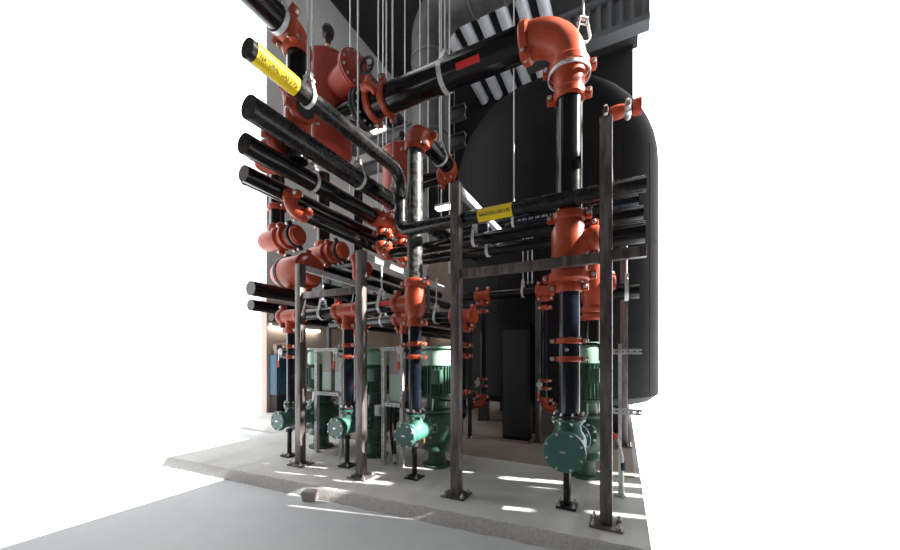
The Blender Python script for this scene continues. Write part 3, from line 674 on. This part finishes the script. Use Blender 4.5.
coupling(o, (-5.75, 4.55, 3.2), X_, .25, Z_, BLACKM, .1); coupling(o, (-5.2, 4.55, 3.2), X_, .26, Z_, RED, .06)
tee('dark red tee with flared mouth behind the left frame', (-4.95, 5.6, 3.42), Z_, .1, X_, .3, .25, .25, .09, (X_, X_, Z_), m=RED, rr=(.08, .13))
pipe('drop_pipe', 'dark vertical pipe above the flared red tee', [(-4.95, 5.6, 3.68), (-4.95, 5.6, 5.2)], .1)
pipe('drop_pipe', 'dark vertical pipe below the flared red tee', [(-4.95, 5.6, 3.1), (-4.95, 5.47, 2.38)], .08)
pipe('header_pipe', 'glossy dark pipe low at the far left edge', [(-5.6, 3.7, 2.76), (-5.6, 13.995, 2.76)], .125)
pipe('header_pipe', 'dark pipe lowest at the far left edge', [(-5.75, 3.8, 2.5), (-5.75, 13.995, 2.5)], .10)
pipe('header_pipe', 'slim dark pipe at the far left edge above the pump tops', [(-6.3, 4.6, 2.40), (-6.3, 13.995, 2.40)], .08)
for k, (x, z, q, y0) in enumerate(((-6.9, 3.35, .17, 6.3), (-6.9, 3.85, .15, 6.3), (-7.3, 4.35, .13, 7.0))):
    pipe('header_pipe', ('lowest', 'middle', 'highest')[k]+' dark pipe of three along the left wall behind the strainers', [(x, y0, z), (x, 13.6, z)], q, BLACK)
for k, (y, z) in enumerate(((8.6, 3.35), (10.2, 3.85))):
    o = thing('pipe_coupling', ('lower', 'upper')[k]+' orange coupling on the dark pipes along the left wall', 'pipe fitting', (-6.9, y, z)); coupling(o, (-6.9, y, z), Y_, (.17, .15)[k], Z_, w=.16)
o = thing('pipe_rack', 'dark steel rack carrying three pipes along the left wall', 'rack', (-7.2, 9.0, .16))
for y in (7.4, 11.4):
    for x in (-6.62, -7.62): MB().bx(x-.05, x+.05, y-.05, y+.05, .16, 4.7).build('upright', BEAMM, o)
    for z in (3.14, 3.66, 4.18): MB().bx(-7.57, -6.67, y-.04, y+.04, z-.06, z+.03).build('crossbar', BEAMM, o)

# ------------------------------------------------------------------ low header and slim drops in front of the tank
pipe('header_pipe', 'low black header in front of the tank', [(-2.9, 6.4, 2.81), (-.2, 6.4, 2.83)], .09)
hanger('hanger on the low header in front of the tank', (-1.66, 6.4, 2.82), X_, .09, 3.9, wide=.04)
for k, dx in enumerate((.09, .17)): rod('hanger rod %s the low header\'s hanger' % ('just right of', 'second to the right of')[k], -1.66+dx, 6.4, 2.95, 3.9)
def slim(lab, x, y=6.4, turn=1):
    o = thing('drop_pipe', 'slim blue black drop pipe '+lab, 'pipe', (x, y, .7), 'slim drops in front of the tank')
    MB().cyl((x, y, .8), (x, y, 2.55), .05, n=18).build('pipe', NAVY, o)
    tee('small orange tee at the top of the slim drop '+lab, (x, y, 2.81), X_, .09, -Z_, .1, .1, .14, .058, (Z_, Z_, X_))
    coupling(o, (x, y, 2.5), Z_, .052, X_)
    butterfly('small valve with red grip on the slim drop '+lab, x, .05, 1.1, handle=-1, y=y, dz=.07, off=.03, fwd=.1)
    elbow('orange elbow at the foot of the slim drop '+lab, (x, y, .66), Z_, X_*turn, .062, .11, (X_, Z_))
    o = thing('pipe_flange', 'bolted flange beside the foot of the slim drop '+lab, 'pipe fitting', (x+turn*.24, y, .66))
    flange(o, (x+turn*.24, y, .66), X_, .11, .03, BLACKM, 6); flange(o, (x+turn*.28, y, .66), X_, .11, .03, BLACKM, 6)
    MB().cyl((x+turn*.2, y, .66), (x+turn*.5, y, .66), .055).build('pipe', BLACK, o)
    for k in (.3, .45):
        MB().bx(x+turn*k-.015, x+turn*k+.015, y-.015, y+.015, .006, .6).build('leg', DARKW, o)
slim('left of the black cabinet', -2.46, turn=-1)
slim('right of the black cabinet', -1.26, turn=1)
# ------------------------------------------------------------------ perforated strut stands with control boxes
def perf(o, p, q, name, w=.056, step=.07, face=V((0, -1, 0))):
    p, q = V(p), V(q); d = (q-p).normalized(); L = (q-p).length; s = d.cross(face).normalized(); c = (p+q)/2
    mb = MB().box(c+s*(w/2-.003), (L, .006, w), (d, s, face)).box(c-s*(w/2-.003), (L, .006, w), (d, s, face))
    f = c+face*(w/2-.003); hw = w*.17
    mb.box(f+s*(w/2-.003-(w/2-hw)/2), (L, (w/2-hw), .006), (d, s, face)).box(f-s*(w/2-.003-(w/2-hw)/2), (L, (w/2-hw), .006), (d, s, face))
    n = int(L/step)
    for i in range(n+1):
        a = i*step-.0; b = min(L, a+step*.5)
        if b > a: mb.box(p+d*(a+b)/2+face*(w/2-.003), (b-a, hw*2, .006), (d, s, face))
    return mb.build(name, GALV, o)
def strut_stand(label, x0, x1, y, zt, zm):
    o = thing('strut_stand', label, 'strut stand', ((x0+x1)/2, y, 0), 'perforated strut stands')
    for x in (x0, x1):
        k = perf(o, (x, y, .006), (x, y, zt), 'post'); MB().bx(x-.03, x+.03, y-.05, y+.06, 0, .008).build('foot', GALV, k)
    perf(o, (x0-.02, y-.03, zt-.02), (x1+.02, y-.03, zt-.02), 'rail'); perf(o, (x0, y-.03, zm), (x1, y-.03, zm), 'rail')
    return o
def box(label, x0, x1, y, z0, z1, zs):
    o = thing('control_box', label, 'control box', ((x0+x1)/2, y, z0), 'control boxes on the strut stands')
    MB().bx(x0, x1, y, y+.16, z0, z1, .008).build('body', PANELB, o)
    MB().bx(x0+.01, x1-.01, y-.012, y, zs+.004, z1-.01, .003).build('upper_panel', PANELB, o)
    MB().bx(x0+.01, x1-.01, y-.012, y, z0+.01, zs-.004, .003).build('lower_panel', PANELM, o)
strut_stand('perforated strut stand beside the leftmost post', -4.60, -4.05, 4.2, 1.74, 1.0)
strut_stand('perforated strut stand left of the tall sunlit riser', -3.19, -2.86, 4.18, 1.74, .9)
box('wider left control box on the leftmost strut stand', -4.52, -4.30, 4.24, 1.03, 1.70, 1.36)
box('narrow right control box on the leftmost strut stand', -4.23, -4.09, 4.24, 1.03, 1.70, 1.36)
box('control box on the strut stand left of the tall sunlit riser', -3.12, -2.92, 4.22, .92, 1.71, 1.35)
o = thing('junction_box', 'small white junction box on the perforated strut left of middle riser', 'junction box', (-3.27, 4.14, .78))
MB().bx(-3.32, -3.22, 4.12, 4.19, .72, .88, .01).build('body', WHITE, o); MB().bx(-3.31, -3.23, 4.114, 4.12, .73, .87, .002).build('lid', WHITE, o)
for k, (x, b) in enumerate(((-3.11, .05), (-3.02, .1))):
    o = thing('conduit', ('black flexible conduit beside the perforated strut', 'black flexible conduit close to the diffuser')[k], 'conduit', (x, 4.3, 0), 'black conduits')
    pts = [V((x-.05+.14*t*t*(1 if k == 0 else .4), 4.32-.1*t, .92-.9*t)) for t in [i/16 for i in range(17)]]
    MB().tube(pts, .02, 12).build('sleeve', BLACKM, o); e = pts[-1]
    MB().cyl(e+Z_*.02, e+Z_*.14, .03, n=12).build('connector', GALV, o)
tag(MB().tube([(-2.3, 4.25, 1.0), (-2.15, 4.3, .99), (-2.0, 4.4, 1.02), (-1.85, 4.5, 1.12), (-1.75, 4.6, 1.25)], .014, 10).build('cable', BLACKM, None, (-2.3, 4.25, 1.0)), 'black cable sagging beside the pump left of the middle post', 'cable')
# right hand stand
o = thing('strut_stand', 'perforated strut rails behind the nearest post at the right edge', 'strut stand', (.0, 4.4, 0), 'perforated strut stands')
k = MB().bx(-.04, 0, 4.42, 4.46, .02, 1.75).build('post', GALV, o)
MB().bx(-.08, .04, 4.38, 4.5, .001, .02).build('foot', GALV, k)
perf(o, (-.1, 4.4, .98), (.2, 4.4, .98), 'rail', w=.06, step=.06); perf(o, (-.1, 4.4, 1.66), (.2, 4.4, 1.66), 'rail', w=.06, step=.06)
o = thing('conduit', 'thin grey conduit with red end at the right edge behind the nearest post', 'conduit', (.03, 4.3, 0))
MB().tube([(-.09, 4.3, .74), (-.04, 4.3, .66), (.0, 4.3, .5), (.01, 4.3, .02)], .014, 10).build('pipe', GALV, o)
MB().cyl((.012, 4.3, .34), (.01, 4.3, .42), .026, n=10).build('connector', BLACKM, o); MB().cyl((-.1, 4.3, .75), (-.05, 4.3, .68), .017, n=10).build('tip', REDH, o)
# small fittings row at the upper right
o = thing('valve_train', 'small row of orange couplings on a thin pipe at the upper right', 'pipe fitting', (-.1, 4.5, 4.48))
MB().tube(bend((.2, 4.5, 4.47), (-.2, 4.5, 4.47), (-.2, 7.12, 4.47), .1), .055).build('pipe', BLACK, o)
coupling(o, (-.17, 4.5, 4.47), X_, .055, Y_, BLACKM, .07); coupling(o, (.06, 4.5, 4.47), X_, .055, Y_, ZINC, .08)
MB().lathe((-.13, 4.5, 4.47), X_, [(0, .07), (.05, .078), (.1, .078), (.15, .07)], 22).build('coupling_sleeve', ORANGE, o)
MB().lathe((.11, 4.5, 4.47), X_, [(0, .08), (.04, .09), (.09, .09)], 22).build('end_sleeve', ORANGE, o)
# ------------------------------------------------------------------ rods
for lab, x, y, z in (('rod behind the red tank, left of its handwheel', -4.88, 5.3, 4.0), ('left rod of the close pair left of the smaller red tank', -4.14, 5.4, 3.6), ('right rod of the close pair left of the smaller red tank', -4.06, 5.4, 3.6), ('thin rod over the smaller red tank', -3.87, 5.75, 4.2),
                     ('left of the three rods behind the fat high pipe', -3.67, 6.0, 3.4), ('middle of the three rods behind the fat high pipe', -3.48, 6.0, 3.4), ('right of the three rods behind the fat high pipe', -3.18, 6.0, 3.4), ('thicker rod behind the fat pipe\'s clevis', -3.3, 6.6, 3.4)):
    rod(lab, x, y, z, 12.8, .016 if 'thicker' in lab else .012)
# ------------------------------------------------------------------ high duct, lights, things at the rear
o = thing('air_duct', 'large round dark grey duct with elbow high under the roof', 'duct', (-4.6, 8.0, 10.6))
pts = bend((-4.57, 8.0, 6.6), (-4.57, 8.0, 10.75), (-1.6, 8.0, 10.75), .75, 12)
MB().tube(pts, .5, 36).build('duct_tube', DUCTM, o)
for z in (7.4, 8.4, 9.4): MB().lathe((-4.57, 8.0, z), Z_, [(0, .5), (0, .525), (.05, .525), (.05, .5)], 36, True).build('duct_band', BEAMM, o)
for x in (-3.4, -2.6, -1.8): MB().lathe((x, 8.0, 10.75), X_, [(0, .5), (0, .525), (.05, .525), (.05, .5)], 36, True).build('duct_band', BEAMM, o)
def strip(label, x0, x1, y0, y1, z):
    o = thing('strip_light', label, 'strip light', ((x0+x1)/2, (y0+y1)/2, z), 'strip lights')
    if z > 5:
        for q in (x0+.1, x1-.1): MB().cyl((q, y0+.1, z+.08), (q, y0+.1, 12.8), .01, n=8).build('rod', GALV, o)
    MB().bx(x0, x1, y0, y1, z, z+.08).build('housing', WHITE, o); MB().bx(x0+.01, x1-.01, y0+.01, y1-.01, z-.07, z).build('diffuser', LAMP, o)
strip('long strip light low on the left wall', -8.2, -8.06, 5.9, 7.5, 2.40)
strip('strip light along the rear wall left of the middle post', -7.6, -4.6, 13.86, 14.0, 2.7)
strip('short ceiling strip light seen above the gas elbow', -6.6, -5.7, 11.9, 12.2, 7.5)
o = thing('pendant_light', 'round high bay lamp glowing between the red tanks', 'pendant light', (-7.1, 9.0, 9.1))
MB().lathe((-7.1, 9.0, 9.0), Z_, [(0, .3), (.03, .32), (.2, .16), (.42, .12)], 28).build('shade', GALV, o)
MB().lathe((-7.1, 9.0, 8.97), Z_, [(0, .27), (.04, .29)], 28).build('lens', LAMP, o); MB().cyl((-7.1, 9.0, 9.4), (-7.1, 9.0, 12.8), .012, n=8).build('rod', GALV, o)
o = thing('machine', 'dark blue enclosed machine by the left edge', 'machine', (-8.05, 6.1, .16))
MB().bx(-8.19, -7.88, 5.9, 6.32, .62, 1.66, .03).build('housing', BLUE, o)
MB().bx(-8.17, -7.9, 5.92, 6.3, .16, .62).build('base', DARKW, o)
MB().bx(-7.88, -7.86, 5.98, 6.24, .8, 1.5, .006).build('door', BLUE, o)
MB().cyl((-8.02, 6.05, 1.64), (-8.02, 6.05, 1.82), .1).cyl((-8.02, 5.95, 1.85), (-8.02, 6.3, 1.9), .08).build('fan_motor', RUST, o)
o = thing('gear_motor', 'dark motor set on low beams behind the leftmost diffuser', 'machine', (-6.7, 5.75, .0))
MB().cyl((-6.9, 5.6, .38), (-6.2, 5.6, .38), .1).lathe((-6.5, 5.6, .38), X_, [(0, .16), (.04, .16)], 20).build('motor', BLACKM, o)
MB().bx(-6.95, -6.1, 5.5, 5.7, .03, .24).build('base', BEAMM, o); MB().cyl((-6.2, 5.6, .38), (-6.02, 5.6, .38), .07).build('gearbox', ORANGE, o)
o = thing('stone', 'pinkish concrete lump lying against the pad edge at lower left', 'stone', (-3.36, 2.965, -.12))
mb = MB().box((-3.36, 2.965, -.06), (.17, .12, .118), (V((.96, .28, 0)), V((-.28, .96, 0)), Z_), .022)
for v in mb.b.verts: v.co += V((random.uniform(-.008, .008), random.uniform(-.008, .008), random.uniform(-.004, .002)))
mb.build('lump', STONE, o)
o = thing('strut_rail', 'short galvanised strut rail in front of the tank above the low header', 'strut rail', (-1.62, 6.3, 3.9))
channel(o, (-1.62, 5.6, 3.92), (-1.62, 6.645, 3.92), 'rail', GALV)
